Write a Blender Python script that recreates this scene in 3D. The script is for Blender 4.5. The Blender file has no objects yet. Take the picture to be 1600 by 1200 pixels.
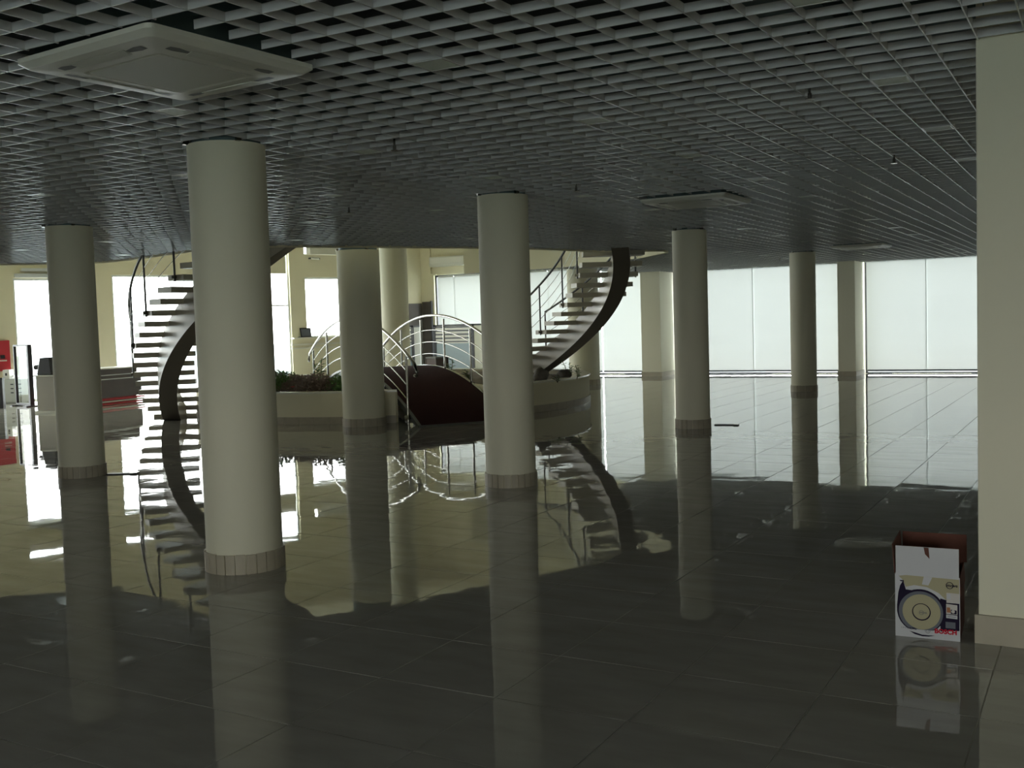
import bpy, bmesh, math, random
from math import sin, cos, pi, radians, atan2, hypot
from mathutils import Vector, Matrix, noise
random.seed(7)
scene = bpy.context.scene
COL = scene.collection

# ------------------------------------------------------------------ camera
F_PX, YAW, PITCH, ROLL = 1632.88, -0.5185643, 0.0593620, -0.0311298
CAM = Vector((2.223, -3.071, 1.569))
H = 2.776                                   # underside of the open cell ceiling
cyw, syw = cos(YAW), sin(YAW)
fwd = Vector((syw*cos(PITCH), cyw*cos(PITCH), -sin(PITCH)))
rgt = Vector((cyw, -syw, 0.0)); upv = rgt.cross(fwd)
RR = cos(ROLL)*rgt + sin(ROLL)*upv
UU = -sin(ROLL)*rgt + cos(ROLL)*upv
cd = bpy.data.cameras.new('camera'); cam = bpy.data.objects.new('camera', cd); COL.objects.link(cam)
M = Matrix((RR, UU, -fwd)).transposed().to_4x4(); M.translation = CAM
cam.matrix_world = M
cd.sensor_width = 36.0; cd.sensor_fit = 'HORIZONTAL'; cd.lens = F_PX/1600.0*36.0
cd.clip_start = 0.05; cd.clip_end = 400
scene.camera = cam
RH = Vector((cyw, -syw, 0)); FH = Vector((syw, cyw, 0))
def W(lat, dep, z=0.0):                      # plan coordinates measured from the camera's foot
    return Vector((CAM.x, CAM.y, 0)) + lat*RH + dep*FH + Vector((0, 0, z))

# ------------------------------------------------------------------ world, exposure
SKY = 12.0
world = bpy.data.worlds.new('world'); scene.world = world; world.use_nodes = True
wn = world.node_tree.nodes; wl = world.node_tree.links
bg = wn['Background']; bg.inputs['Strength'].default_value = SKY
tc = wn.new('ShaderNodeTexCoord'); sp = wn.new('ShaderNodeSeparateXYZ'); rp = wn.new('ShaderNodeValToRGB')
wl.new(tc.outputs['Generated'], sp.inputs[0]); wl.new(sp.outputs['Z'], rp.inputs[0]); wl.new(rp.outputs['Color'], bg.inputs['Color'])
rp.color_ramp.elements[0].position = 0.0; rp.color_ramp.elements[0].color = (1.0, 1.0, 0.97, 1)
rp.color_ramp.elements[1].position = 0.9; rp.color_ramp.elements[1].color = (0.84, 0.93, 1.0, 1)
scene.view_settings.view_transform = 'Standard'
scene.view_settings.look = 'None'
scene.view_settings.gamma = 1.0
scene.view_settings.use_curve_mapping = False
scene.view_settings.exposure = 0.07

# ------------------------------------------------------------------ materials
def mat(name, col, rough=0.6, metal=0.0, var=0.0, vscale=3.0, spec=0.5, ior=1.5, bump=0.0, bscale=40.0):
    m = bpy.data.materials.new(name); m.use_nodes = True
    nt = m.node_tree; b = nt.nodes['Principled BSDF']
    b.inputs['Roughness'].default_value = rough; b.inputs['Metallic'].default_value = metal
    b.inputs['Specular IOR Level'].default_value = spec; b.inputs['IOR'].default_value = ior
    g = nt.nodes.new('ShaderNodeNewGeometry')
    n = nt.nodes.new('ShaderNodeTexNoise'); n.inputs['Scale'].default_value = vscale; n.inputs['Detail'].default_value = 4
    nt.links.new(g.outputs['Position'], n.inputs['Vector'])
    mx = nt.nodes.new('ShaderNodeMix'); mx.data_type = 'RGBA'
    a = [max(0, c*(1-var)) for c in col]; c2 = [min(1, c*(1+var)) for c in col]
    mx.inputs[6].default_value = (*a, 1); mx.inputs[7].default_value = (*c2, 1)
    nt.links.new(n.outputs['Fac'], mx.inputs[0]); nt.links.new(mx.outputs[2], b.inputs['Base Color'])
    if bump:
        n2 = nt.nodes.new('ShaderNodeTexNoise'); n2.inputs['Scale'].default_value = bscale
        nt.links.new(g.outputs['Position'], n2.inputs['Vector'])
        bp = nt.nodes.new('ShaderNodeBump'); bp.inputs['Distance'].default_value = bump
        nt.links.new(n2.outputs['Fac'], bp.inputs['Height']); nt.links.new(bp.outputs[0], b.inputs['Normal'])
    return m
PLASTER = mat('cream_plaster', (0.80, 0.765, 0.60), 0.75, var=0.03, vscale=1.2)
WALLP = mat('wall_paint', (0.82, 0.765, 0.56), 0.8, var=0.03, vscale=0.7)
SKIRT = mat('skirting_stone', (0.47, 0.42, 0.32), 0.5, var=0.15, vscale=9)
SLAT = mat('grey_slat_metal', (0.60, 0.605, 0.60), 0.22, var=0.05, vscale=2, spec=0.6)
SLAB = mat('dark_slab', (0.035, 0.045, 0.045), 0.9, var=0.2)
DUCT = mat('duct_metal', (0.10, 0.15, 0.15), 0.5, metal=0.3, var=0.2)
ACW = mat('air_unit_plastic', (0.72, 0.71, 0.62), 0.4, var=0.02)
ACD = mat('air_unit_recess', (0.16, 0.16, 0.15), 0.5)
ACG = mat('air_unit_grille', (0.66, 0.655, 0.57), 0.5, var=0.03)
LAMP = mat('unlit_light_glass', (0.66, 0.72, 0.62), 0.4, var=0.05)
CHROME = mat('brushed_steel', (0.30, 0.29, 0.26), 0.16, metal=1.0, var=0.03)
DARKM = mat('dark_painted_metal', (0.07, 0.07, 0.065), 0.4, var=0.1)
STAIRM = mat('stair_stone', (0.52, 0.48, 0.38), 0.45, var=0.08)
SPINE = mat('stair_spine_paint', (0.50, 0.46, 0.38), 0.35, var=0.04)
SPINE_SHADE = mat('stair_spine_underside', (0.17, 0.145, 0.115), 0.5, var=0.05)  # same spine paint, with the shade of its underside put into the colour
CARPET = mat('maroon_carpet', (0.045, 0.016, 0.016), 0.95, var=0.5, vscale=60, spec=0.1, bump=0.004, bscale=300)
COPING = mat('polished_coping', (0.85, 0.82, 0.70), 0.2, var=0.04)
SOIL = mat('soil', (0.16, 0.12, 0.08), 0.9, var=0.4, vscale=8, bump=0.03, bscale=12)
ROCK = mat('rock', (0.12, 0.105, 0.09), 0.85, var=0.4, vscale=6, bump=0.03, bscale=10)
LEAFG = mat('green_leaf', (0.10, 0.20, 0.045), 0.5, var=0.4, vscale=15)
LEAFP = mat('purple_leaf', (0.22, 0.16, 0.12), 0.6, var=0.4, vscale=20)
STEM = mat('stem', (0.12, 0.10, 0.05), 0.8)
FLOWER = mat('red_flower', (0.6, 0.04, 0.05), 0.6)
FRAMEW = mat('white_window_frame', (0.70, 0.72, 0.72), 0.35, var=0.02)
FRAMED = mat('dark_window_frame', (0.05, 0.05, 0.06), 0.4, var=0.05)
BROWNP = mat('brown_panel', (0.085, 0.070, 0.060), 0.45, var=0.12, vscale=4)
DESKD = mat('desk_dark_wood', (0.055, 0.036, 0.032), 0.35, var=0.2, vscale=6)
WHITE = mat('white_laminate', (0.78, 0.77, 0.70), 0.3, var=0.02)
GREYB = mat('grey_cabinet', (0.47, 0.48, 0.42), 0.5, var=0.06)
PODM = mat('podium_paint', (0.40, 0.37, 0.32), 0.5, var=0.04)
RED = mat('red_paint', (0.55, 0.035, 0.05), 0.4, var=0.08)
BLACK = mat('black_plastic', (0.02, 0.02, 0.024), 0.4)
BLUEG = mat('blue_grey_panel', (0.36, 0.45, 0.50), 0.3, var=0.03)
CARDW = mat('box_white_card', (0.60, 0.60, 0.62), 0.5, var=0.03)
CARDB = mat('box_brown_card', (0.13, 0.048, 0.032), 0.85, var=0.15, vscale=20)
CREAM = mat('box_print_cream', (0.46, 0.42, 0.27), 0.7, var=0.04, spec=0.2)
NAVY = mat('box_print_navy', (0.020, 0.014, 0.035), 0.8, spec=0.15)
PGREY = mat('box_print_grey', (0.16, 0.17, 0.20), 0.7, spec=0.2)
PRED = mat('box_print_red', (0.55, 0.01, 0.03), 0.7, spec=0.2)
PORNG = mat('box_print_orange', (0.42, 0.16, 0.06), 0.5)
PINK = mat('box_print_pale', (0.62, 0.58, 0.54), 0.5)
GROUND = mat('outdoor_paving', (0.42, 0.47, 0.46), 0.9, var=0.08, vscale=0.3)
GROUT = mat('floor_grout', (0.62, 0.60, 0.54), 0.9, var=0.05)

def floor_mat():
    m = bpy.data.materials.new('polished_floor_tile'); m.use_nodes = True
    nt = m.node_tree; N = nt.nodes; L = nt.links; b = N['Principled BSDF']
    b.inputs['Roughness'].default_value = 0.018; b.inputs['IOR'].default_value = 1.52
    g = N.new('ShaderNodeNewGeometry')
    mp = N.new('ShaderNodeMapping'); mp.inputs['Scale'].default_value = (1.0, 3.2, 1.0)
    mp.inputs['Rotation'].default_value = (0, 0, 0.4); L.new(g.outputs['Position'], mp.inputs[0])
    n = N.new('ShaderNodeTexNoise'); n.inputs['Scale'].default_value = 2.2; n.inputs['Detail'].default_value = 8; L.new(mp.outputs[0], n.inputs['Vector'])
    r = N.new('ShaderNodeValToRGB'); e = r.color_ramp.elements
    e[0].position = 0.3; e[0].color = (0.37, 0.355, 0.31, 1); e[1].position = 0.7; e[1].color = (0.45, 0.435, 0.39, 1)
    L.new(n.outputs['Fac'], r.inputs[0]); L.new(r.outputs[0], b.inputs['Base Color'])
    w = N.new('ShaderNodeTexNoise'); w.inputs['Scale'].default_value = 2.4; w.inputs['Detail'].default_value = 1.5
    L.new(g.outputs['Position'], w.inputs['Vector'])
    bp = N.new('ShaderNodeBump'); bp.inputs['Distance'].default_value = 0.0011; bp.inputs['Strength'].default_value = 1.0
    L.new(w.outputs['Fac'], bp.inputs['Height']); L.new(bp.outputs[0], b.inputs['Normal'])
    return m
TILE = floor_mat()

def glass_mat():
    m = bpy.data.materials.new('window_glass'); m.use_nodes = True
    nt = m.node_tree; N = nt.nodes; L = nt.links; N.remove(N['Principled BSDF'])
    t = N.new('ShaderNodeBsdfTransparent'); t.inputs[0].default_value = (0.93, 0.96, 0.95, 1)
    g = N.new('ShaderNodeBsdfGlossy'); g.inputs['Roughness'].default_value = 0.01
    f = N.new('ShaderNodeFresnel'); f.inputs['IOR'].default_value = 1.45
    x = N.new('ShaderNodeMixShader'); L.new(f.outputs[0], x.inputs[0]); L.new(t.outputs[0], x.inputs[1]); L.new(g.outputs[0], x.inputs[2])
    L.new(x.outputs[0], N['Material Output'].inputs['Surface'])
    return m
GLASS = glass_mat()

def blind_mat():
    m = bpy.data.materials.new('roller_blind_fabric'); m.use_nodes = True
    nt = m.node_tree; N = nt.nodes; L = nt.links; N.remove(N['Principled BSDF'])
    d = N.new('ShaderNodeBsdfDiffuse'); d.inputs[0].default_value = (0.55, 0.58, 0.56, 1)
    t = N.new('ShaderNodeBsdfTranslucent'); t.inputs[0].default_value = (0.83, 0.835, 0.80, 1)
    g = N.new('ShaderNodeNewGeometry'); n = N.new('ShaderNodeTexNoise'); n.inputs['Scale'].default_value = 1.2
    mp = N.new('ShaderNodeMapping'); mp.inputs['Scale'].default_value = (0.4, 1, 5); L.new(g.outputs['Position'], mp.inputs[0]); L.new(mp.outputs[0], n.inputs['Vector'])
    mr = N.new('ShaderNodeMapRange'); mr.inputs[3].default_value = 0.106; mr.inputs[4].default_value = 0.127; L.new(n.outputs['Fac'], mr.inputs[0])
    x = N.new('ShaderNodeMixShader'); L.new(mr.outputs[0], x.inputs[0]); L.new(d.outputs[0], x.inputs[1]); L.new(t.outputs[0], x.inputs[2])
    L.new(x.outputs[0], N['Material Output'].inputs['Surface'])
    return m
BLIND = blind_mat()

# ------------------------------------------------------------------ helpers
class MB:
    def __init__(s): s.v = []; s.f = []; s.m = []; s.sm = []
    def add(s, vs, fs, mi=0, smooth=False):
        o = len(s.v); s.v += [tuple(v) for v in vs]
        for f in fs: s.f.append(tuple(o+i for i in f)); s.m.append(mi); s.sm.append(smooth)
        return s
    def box(s, x0, x1, y0, y1, z0, z1, mi=0, T=None):
        v = [Vector((x, y, z)) for z in (z0, z1) for y in (y0, y1) for x in (x0, x1)]
        if T is not None: v = [T @ p for p in v]
        return s.add(v, [(0, 2, 3, 1), (4, 5, 7, 6), (0, 1, 5, 4), (2, 6, 7, 3), (0, 4, 6, 2), (1, 3, 7, 5)], mi)
    def tube(s, pts, r, n=8, mi=0, cap=True):
        pts = [Vector(p) for p in pts]; rings = []
        for i, p in enumerate(pts):
            d = (pts[min(i+1, len(pts)-1)] - pts[max(i-1, 0)]).normalized()
            a = Vector((0, 0, 1)) if abs(d.z) < 0.9 else Vector((1, 0, 0))
            u = d.cross(a).normalized(); w = d.cross(u)
            rings.append([p + r*(cos(2*pi*k/n)*u + sin(2*pi*k/n)*w) for k in range(n)])
        vs = [v for rg in rings for v in rg]; fs = []
        for i in range(len(pts)-1):
            for k in range(n): fs.append((i*n+k, i*n+(k+1) % n, (i+1)*n+(k+1) % n, (i+1)*n+k))
        s.add(vs, fs, mi, True)
        if cap: s.add(rings[0], [tuple(range(n))[::-1]], mi); s.add(rings[-1], [tuple(range(n))], mi)
        return s
    def cyl(s, cx, cy, r, z0, z1, n=48, mi=0, a0=0.0, a1=2*pi):
        full = abs(a1-a0-2*pi) < 1e-6; m = n if full else n+1
        ang = [a0+(a1-a0)*k/n for k in range(m)]
        b = [(cx+r*cos(a), cy+r*sin(a), z0) for a in ang]; t = [(x, y, z1) for x, y, _ in b]
        fs = [(k, (k+1) % m, m+(k+1) % m, m+k) for k in range(n)]
        s.add(b+t, fs, mi, True)
        s.add(t, [tuple(range(m))], mi); s.add(b, [tuple(range(m))[::-1]], mi)
        return s
    def arc(s, cx, cy, r0, r1, a0, a1, z0, z1, n=24, mi=0):   # ring sector solid
        vs = []
        for k in range(n+1):
            a = a0+(a1-a0)*k/n; c, d = cos(a), sin(a)
            vs += [(cx+r0*c, cy+r0*d, z0), (cx+r1*c, cy+r1*d, z0), (cx+r1*c, cy+r1*d, z1), (cx+r0*c, cy+r0*d, z1)]
        fs = []
        for k in range(n):
            o = 4*k; q = o+4
            fs += [(o+1, q+1, q+2, o+2), (o+3, q+3, q, o), (o+2, q+2, q+3, o+3), (o, q, q+1, o+1)]
        fs += [(0, 1, 2, 3), (4*n+3, 4*n+2, 4*n+1, 4*n)]
        return s.add(vs, fs, mi)
    def obj(s, name, mats, parent=None, bevel=0.0):
        me = bpy.data.meshes.new(name); me.from_pydata(s.v, [], s.f)
        if not isinstance(mats, (list, tuple)): mats = [mats]
        for m in mats: me.materials.append(m)
        me.polygons.foreach_set('material_index', s.m); me.polygons.foreach_set('use_smooth', s.sm)
        me.update(); o = bpy.data.objects.new(name, me); COL.objects.link(o)
        if parent is not None: parent_to(o, parent)
        if bevel:
            b = o.modifiers.new('bevel', 'BEVEL'); b.width = bevel; b.segments = 2; b.limit_method = 'ANGLE'
        return o
def parent_to(o, p):                         # keep the child where it was built
    o.parent = p
    o.matrix_parent_inverse = (Matrix.Translation(p.location) @ p.rotation_euler.to_matrix().to_4x4()).inverted()
def tag(o, label=None, cat=None, group=None, kind=None):
    if label: o['label'] = label
    if cat: o['category'] = cat
    if group: o['group'] = group
    if kind: o['kind'] = kind
    return o
def thing(name, loc, label, cat, group=None, rz=0.0):
    o = bpy.data.objects.new(name, None); COL.objects.link(o); o.location = loc; o.rotation_euler = (0, 0, rz)
    o.empty_display_size = 0.1
    return tag(o, label, cat, group)
def struct(o, label, cat='room'): return tag(o, label, cat, None, 'structure')
def rotz(a, loc=(0, 0, 0)): return Matrix.Translation(loc) @ Matrix.Rotation(a, 4, 'Z')
def portal(center, sx, sz, normal):
    l = bpy.data.lights.new('daylight_portal', 'AREA'); l.shape = 'RECTANGLE'; l.size = sx; l.size_y = sz
    o = bpy.data.objects.new('daylight_portal', l); COL.objects.link(o)
    n = Vector(normal).normalized()
    o.rotation_euler = n.to_track_quat('-Z', 'Y').to_euler(); o.location = center
    l.cycles.is_portal = True
    return o

# ------------------------------------------------------------------ plan outline
YB = 24.04                                   # inner face of the back (blind) wall
P0 = Vector((-20.9, 13.05, 0)); P1 = Vector((-16.4, YB, 0))
FD = (P1-P0).normalized(); FN = Vector((FD.y, -FD.x, 0))     # along the left facade, and into the room
SMAX = (P1-P0).length
def fac(s, off=0.0, z=0.0): return P0 + FD*s + FN*off + Vector((0, 0, z))
FANG = atan2(FD.y, FD.x)
FT = rotz(FANG, P0)                          # local x along the facade, local -y into the room
YF = -9.0; XR = 8.0; ROOFZ = 6.4
S0 = (YF-P0.y)/FD.y                          # facade parameter at the front wall

near_edge = [(-24.9, -1.6), (-20.0, 2.45), (-16.0, 5.8), (-13.6, 7.8), (-12.85, 8.45), (-12.3, 8.76), (-11.57, 8.67), (-10.52, 8.4), (-9.57, 8.17), (-8.94, 8.19), (-8.5, 8.34),
    (-8.2, 8.60), (-7.8, 9.25), (-7.37, 9.86), (-7.05, 10.45), (-6.8, 10.86), (-6.5, 11.35), (-6.10, 12.15), (-5.85, 12.94), (-5.72, 13.55), (-5.55, 14.05),
    (-5.25, 14.42), (-4.95, 14.63), (-4.74, 14.89), (-4.82, 15.25), (-5.1, 15.6), (-5.71, 16.30), (-6.9, 17.25), (-8.32, 18.02), (-9.33, 18.25), (-10.26, 18.35), (-11.2, 18.35)]
CEIL = [(XR, YF), (XR, YB), (-8.9, YB), (-8.9, 19.0), (-10.0, 19.0), (-11.3, 18.75)] + near_edge[::-1] + [(-29.5, YF+1.0), (-29.9, YF)]
RIM = near_edge

def spans(poly, c, axis):
    """intervals of the line axis-coordinate = c inside the polygon"""
    xs = []
    n = len(poly)
    for i in range(n):
        a = poly[i]; b = poly[(i+1) % n]
        if (a[axis]-c)*(b[axis]-c) < 0:
            t = (c-a[axis])/(b[axis]-a[axis]); xs.append(a[1-axis]+t*(b[1-axis]-a[1-axis]))
    xs.sort()
    return [(xs[i], xs[i+1]) for i in range(0, len(xs)-1, 2)]
def cut(iv, lo, hi):
    out = []
    for a, b in iv:
        if hi <= a or lo >= b: out.append((a, b)); continue
        if lo > a: out.append((a, lo))
        if hi < b: out.append((hi, b))
    return out

# ------------------------------------------------------------------ floor
floor = MB().add([(XR+.3, YF-.3, -0.003), (XR+.3, YB+.3, -0.003), (P1.x-.3, YB+.3, -0.003), (fac(S0).x-.4, YF-.3, -0.003)], [(0, 1, 2, 3)]).obj('floor', GROUT)
struct(floor, 'polished grey-brown tiled floor mirroring windows, columns and stair', 'floor')
MB().box(-90, 90, -90, 90, -0.4, -0.12).obj('ground', GROUND); struct(bpy.data.objects['ground'], 'pale paved ground outside the windows', 'ground')
def tile_geo(mb, x, y, seed):
    r = random.Random(seed); a, b = r.gauss(0, 0.0010), r.gauss(0, 0.0010); g = 0.0028; h = 0.6
    vs = []
    for (u, v) in ((g, g), (h-g, g), (h-g, h-g), (g, h-g)):
        vs.append((x+u, y+v, 0.0 + a*(u-.3) + b*(v-.3)))
    lo = [(p[0], p[1], -0.012) for p in vs]
    mb.add(vs+lo, [(0, 1, 2, 3), (0, 4, 5, 1), (1, 5, 6, 2), (2, 6, 7, 3), (3, 7, 4, 0)])
cells = []
for i in range(-50, 14):
    for j in range(-15, 41):
        x, y = i*.6, j*.6
        sx = P0.x + FD.x*((y+.3-P0.y)/FD.y)
        if x+.6 < sx-.1 or x > XR: continue
        cells.append((x, y))
def inview(x, y):
    d = Vector((x+.3, y+.3, 0))-CAM; z = d.dot(fwd)
    if z < 0.5: return 0
    px = 800+F_PX*d.dot(RR)/z; py = 600-F_PX*d.dot(UU)/z
    return 1.0/z if (-150 < px < 1750 and py < 1330) else 0
cells.sort(key=lambda c: -inview(*c))
for k, (x, y) in enumerate(cells[:290]):
    mb = MB(); tile_geo(mb, x, y, k); mb.obj('tile', TILE, floor)
mb = MB()
for k, (x, y) in enumerate(cells[290:]): tile_geo(mb, x, y, 1000+k)
t_ = mb.obj('tiles_beyond', TILE, floor); t_['kind'] = 'stuff'

# ------------------------------------------------------------------ walls
def wall(name, Tm, s0, s1, z0, z1, holes, thick, m, label):
    """wall in local x/z with thickness towards local +y, rectangular holes (s0,s1,z0,z1)"""
    xs = sorted({s0, s1, *[h[0] for h in holes], *[h[1] for h in holes]}); zs = sorted({z0, z1, *[h[2] for h in holes], *[h[3] for h in holes]})
    mb = MB()
    for a, b in zip(xs, xs[1:]):
        run = None
        for c, d in zip(zs, zs[1:]):
            inside = any(h[0] <= (a+b)/2 <= h[1] and h[2] <= (c+d)/2 <= h[3] for h in holes)
            if inside:
                if run: mb.box(a, b, 0, thick, run[0], run[1], 0, Tm); run = None
            else: run = (run[0], d) if run else (c, d)
        if run: mb.box(a, b, 0, thick, run[0], run[1], 0, Tm)
    o = mb.obj(name, m); return struct(o, label, 'wall')
LH = [(-9.5, -6.2, 0, 3.0), (-4.9, -1.3, 0, 3.0), (0.07, 1.98, 0, 3.0), (2.42, 5.25, 0, 3.09), (6.15, 7.40, 0, 4.5), (7.87, 9.75, 1.31, 3.04),  # first two openings are out of view, added for light from the left
      (7.87, 9.75, 3.69, 3.98), (0.07, 1.98, 3.74, 3.98), (2.42, 5.25, 3.74, 3.98), (-4.9, -1.3, 3.74, 3.98)]
wall('wall_left', FT, S0-.4, SMAX+.35, -0.1, ROOFZ, LH, 0.28, WALLP, 'cream facade wall with tall overexposed windows')
BT = rotz(0, (0, YB, 0))
BH = [(-15.92, -13.5, 0, 3.08), (-13.1, -8.6, 0, 3.08), (-8.05, -3.46, 0, 3.08), (-3.05, 1.5, 0, 3.08)]
wall('wall_back', BT, P1.x-.3, XR+.3, -0.1, ROOFZ, BH, 0.28, WALLP, 'cream back wall holding the row of blind-covered windows')
FRT = rotz(pi, (0, YF, 0))
FHo = [(-7.0, -3.6, 0.8, 2.4), (-0.8, 1.7, 0.8, 2.4)]
wall('wall_front', FRT, -XR-.3, 30.4, -0.1, ROOFZ, FHo, 0.28, WALLP, 'glazed front wall behind the viewpoint')
wall('wall_right', rotz(-pi/2, (XR, 0, 0)), -YB-.3, -YF+.3, -0.1, ROOFZ, [], 0.28, WALLP, 'plain cream wall closing the hall beyond the square pillar')
MB().add([(XR+.3, YF-.3, ROOFZ), (XR+.3, YB+.3, ROOFZ), (P1.x-.5, YB+.3, ROOFZ), (fac(S0).x-.6, YF-.3, ROOFZ)], [(3, 2, 1, 0)]).obj('roof', WALLP)
struct(bpy.data.objects['roof'], 'plain white roof soffit over the atrium', 'roof')

wn_ = 0
def window(Tm, x0, x1, z0, z1, nv=1, nh=0, fr=0.05, label='', mdark=False):
    """frame and panes of a window in wall-local coordinates (glass 0.12 behind the wall face)"""
    global wn_; wn_ += 1
    m = FRAMED if mdark else FRAMEW
    w = bpy.data.objects.new('window_%d' % wn_, None); COL.objects.link(w)
    w.location = Tm @ Vector(((x0+x1)/2, 0.1, z0)); struct(w, label, 'window')
    mb = MB()
    mb.box(x0, x0+fr, .07, .15, z0, z1, 0, Tm).box(x1-fr, x1, .07, .15, z0, z1, 0, Tm)
    mb.box(x0+fr, x1-fr, .07, .15, z0, z0+fr*.7, 0, Tm).box(x0+fr, x1-fr, .07, .15, z1-fr, z1, 0, Tm)
    mb.obj('frame', m, w)
    xs = [x0+fr+(x1-x0-2*fr)*k/nv for k in range(nv+1)]; zs = [z0+fr*.7+(z1-z0-1.7*fr)*k/(nh+1) for k in range(nh+2)]
    for x in xs[1:-1]: MB().box(x-.025, x+.025, .08, .14, z0+fr*.7, z1-fr, 0, Tm).obj('mullion', m, w)
    for z in zs[1:-1]: MB().box(x0+fr, x1-fr, .085, .135, z-.02, z+.02, 0, Tm).obj('transom', m, w)
    for a, b in zip(xs, xs[1:]):
        for c, d in zip(zs, zs[1:]):
            MB().add([Tm @ Vector(p) for p in ((a, .11, c), (b, .11, c), (b, .11, d), (a, .11, d))], [(0, 1, 2, 3)]).obj('pane', GLASS, w)
    c = Tm @ Vector(((x0+x1)/2, 0.03, (z0+z1)/2)); n = Tm.to_3x3() @ Vector((0, -1, 0))
    portal(c, x1-x0, z1-z0, n)
    return w
labs = ['facade window far out beyond the red board', 'facade window left of the red board', 'tall glaring window behind the podium at the far left', 'wide glaring window behind the left spiral stair',
        'double height window between the near column and the planter', 'window with laptop-like frame on its sill', 'upper window above the sill window', 'upper storey window over the podium',
        'upper storey window over the reception desk', 'upper storey window at the left end']
for h, lb in zip(LH, labs): window(FT, h[0], h[1], h[2], h[3], 2 if h[1]-h[0] > 2.9 else 1, 1 if h[3] > 4.2 and h[2] < 1 else 0, 0.05, lb)
bl = ['back wall window beneath the wall air unit', 'back wall window behind the right spiral stair', 'back wall window between the two square pillars', 'back wall window right of the thin square pillar']
for h, lb in zip(BH, bl): window(BT, h[0], h[1], h[2], h[3], 1, 0, 0.055, lb, True)
for h, lb in zip(FHo, ('wide front window behind the viewpoint', 'second front window behind the viewpoint')): window(FRT, h[0], h[1], h[2], h[3], 3, 0, 0.05, lb)
# deeper head box and parapet bands on the facade
MB().box(0.10, 1.95, -0.10, 0.0, 3.02, 3.11, 0, FT).box(0.25, 1.95, -0.16, 0.0, 3.17, 3.24, 0, FT).obj('trim_1', FRAMEW)
struct(bpy.data.objects['trim_1'], 'stepped white head box above the far left window', 'trim')
MB().box(6.16, 7.27, -0.06, 0.0, 3.14, 3.66, 0, FT).obj('trim_2', WALLP); struct(bpy.data.objects['trim_2'], 'cream shutter box across the double height window', 'trim')
MB().box(7.36, 10.3, -0.05, 0.0, 1.08, 1.13, 0, FT).box(7.36, 10.3, -0.05, 0.0, 0.98, 1.02, 0, FT).obj('trim_3', COPING); struct(bpy.data.objects['trim_3'], 'pair of pale bands below the window sill', 'trim')
MB().box(7.36, 10.0, -0.20, 0.0, 1.27, 1.31, 0, FT).obj('trim_4', COPING); struct(bpy.data.objects['trim_4'], 'pale stone window sill', 'trim')
MB().box(S0, 0.0, -0.015, 0, 0, 0.12, 0, FT).box(1.98, 2.42, -0.015, 0, 0, 0.12, 0, FT).box(5.25, 6.15, -0.015, 0, 0, 0.12, 0, FT).box(7.4, 10.2, -0.015, 0, 0, 0.12, 0, FT).obj('baseboard_left', SKIRT)
struct(bpy.data.objects['baseboard_left'], 'stone baseboard along the facade wall', 'baseboard')

# slab and fascia above the open cell ceiling
def prism(poly, z0, z1, name, m):
    mb = MB(); n = len(poly)
    mb.add([(x, y, z0) for x, y in poly] + [(x, y, z1) for x, y in poly], [tuple(range(n))[::-1], tuple(range(n, 2*n))] + [(i, (i+1) % n, n+(i+1) % n, n+i) for i in range(n)])
    return mb.obj(name, m)
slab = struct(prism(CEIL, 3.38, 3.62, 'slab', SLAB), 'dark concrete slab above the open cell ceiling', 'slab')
mb = MB()
def strip_wall(pts, z0, z1, t):
    vs = []
    for i, p in enumerate(pts):
        a = Vector(pts[max(i-1, 0)]); b = Vector(pts[min(i+1, len(pts)-1)]); d = (b-a).normalized(); nrm = Vector((-d.y, d.x))*t
        q = Vector(p)+nrm
        vs += [(p[0], p[1], z0), (p[0], p[1], z1), (q.x, q.y, z1), (q.x, q.y, z0)]
    fs = []
    for i in range(len(pts)-1):
        o = 4*i; q = o+4
        fs += [(o, o+1, q+1, q), (o+2, o+3, q+3, q+2), (o+1, o+2, q+2, q+1), (o+3, o, q, q+3)]
    fs += [(0, 3, 2, 1), (4*i+4, 4*i+5, 4*i+6, 4*i+7)]
    mb.add(vs, fs)
strip_wall(RIM, H-0.02, 3.75, 0.05)
struct(mb.obj('trim_5', WALLP), 'cream curved edge of the upper floor around the ceiling opening', 'fascia')

# ------------------------------------------------------------------ open cell ceiling
CELL = 0.192; SH = 0.038; ST = 0.006
ceil = thing('ceiling', (0, 0, H), None, None); struct(ceil, 'open cell ceiling grid of grey metal slats', 'ceiling')
ACS = [(-1.417, 0.312, 0.93, radians(-4)), (-1.47, 7.37, 0.92, 0.0), (-1.72, 16.95, 0.95, 0.0)]
pieces = []
def ok(a, b): return b-a > 0.03
for k in range(-110, 34):
    x = 1.52 + CELL*k
    if x < -18.5: continue
    iv = spans(CEIL, x+1e-4, 0)
    for (ax, ay, aw, _) in ACS:
        if abs(x-ax) < aw/2: iv = cut(iv, ay-aw/2, ay+aw/2)
    for a, b in iv:
        if ok(a, b): pieces.append(('y', x, max(a, YF), b))
for k in range(-54, 119):
    y = 1.365 + CELL*k
    if y < YF or y > YB: continue
    iv = spans(CEIL, y+1e-4, 1)
    iv = [(max(a, -18.5), b) for a, b in iv if b > -18.4]
    for (ax, ay, aw, _) in ACS:
        if abs(y-ay) < aw/2: iv = cut(iv, ax-aw/2, ax+aw/2)
    for a, b in iv:
        if ok(a, b): pieces.append(('x', y, a, b))
def pdist(p):
    if p[0] == 'y': return abs(p[1]-0.0) + (6 if p[3]-p[2] < 2 else 0)
    return abs(p[1]-5.0)*0.75 + (6 if p[3]-p[2] < 2 else 0) + (100 if p[1] < -2 else 0)
pieces.sort(key=pdist)
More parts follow.
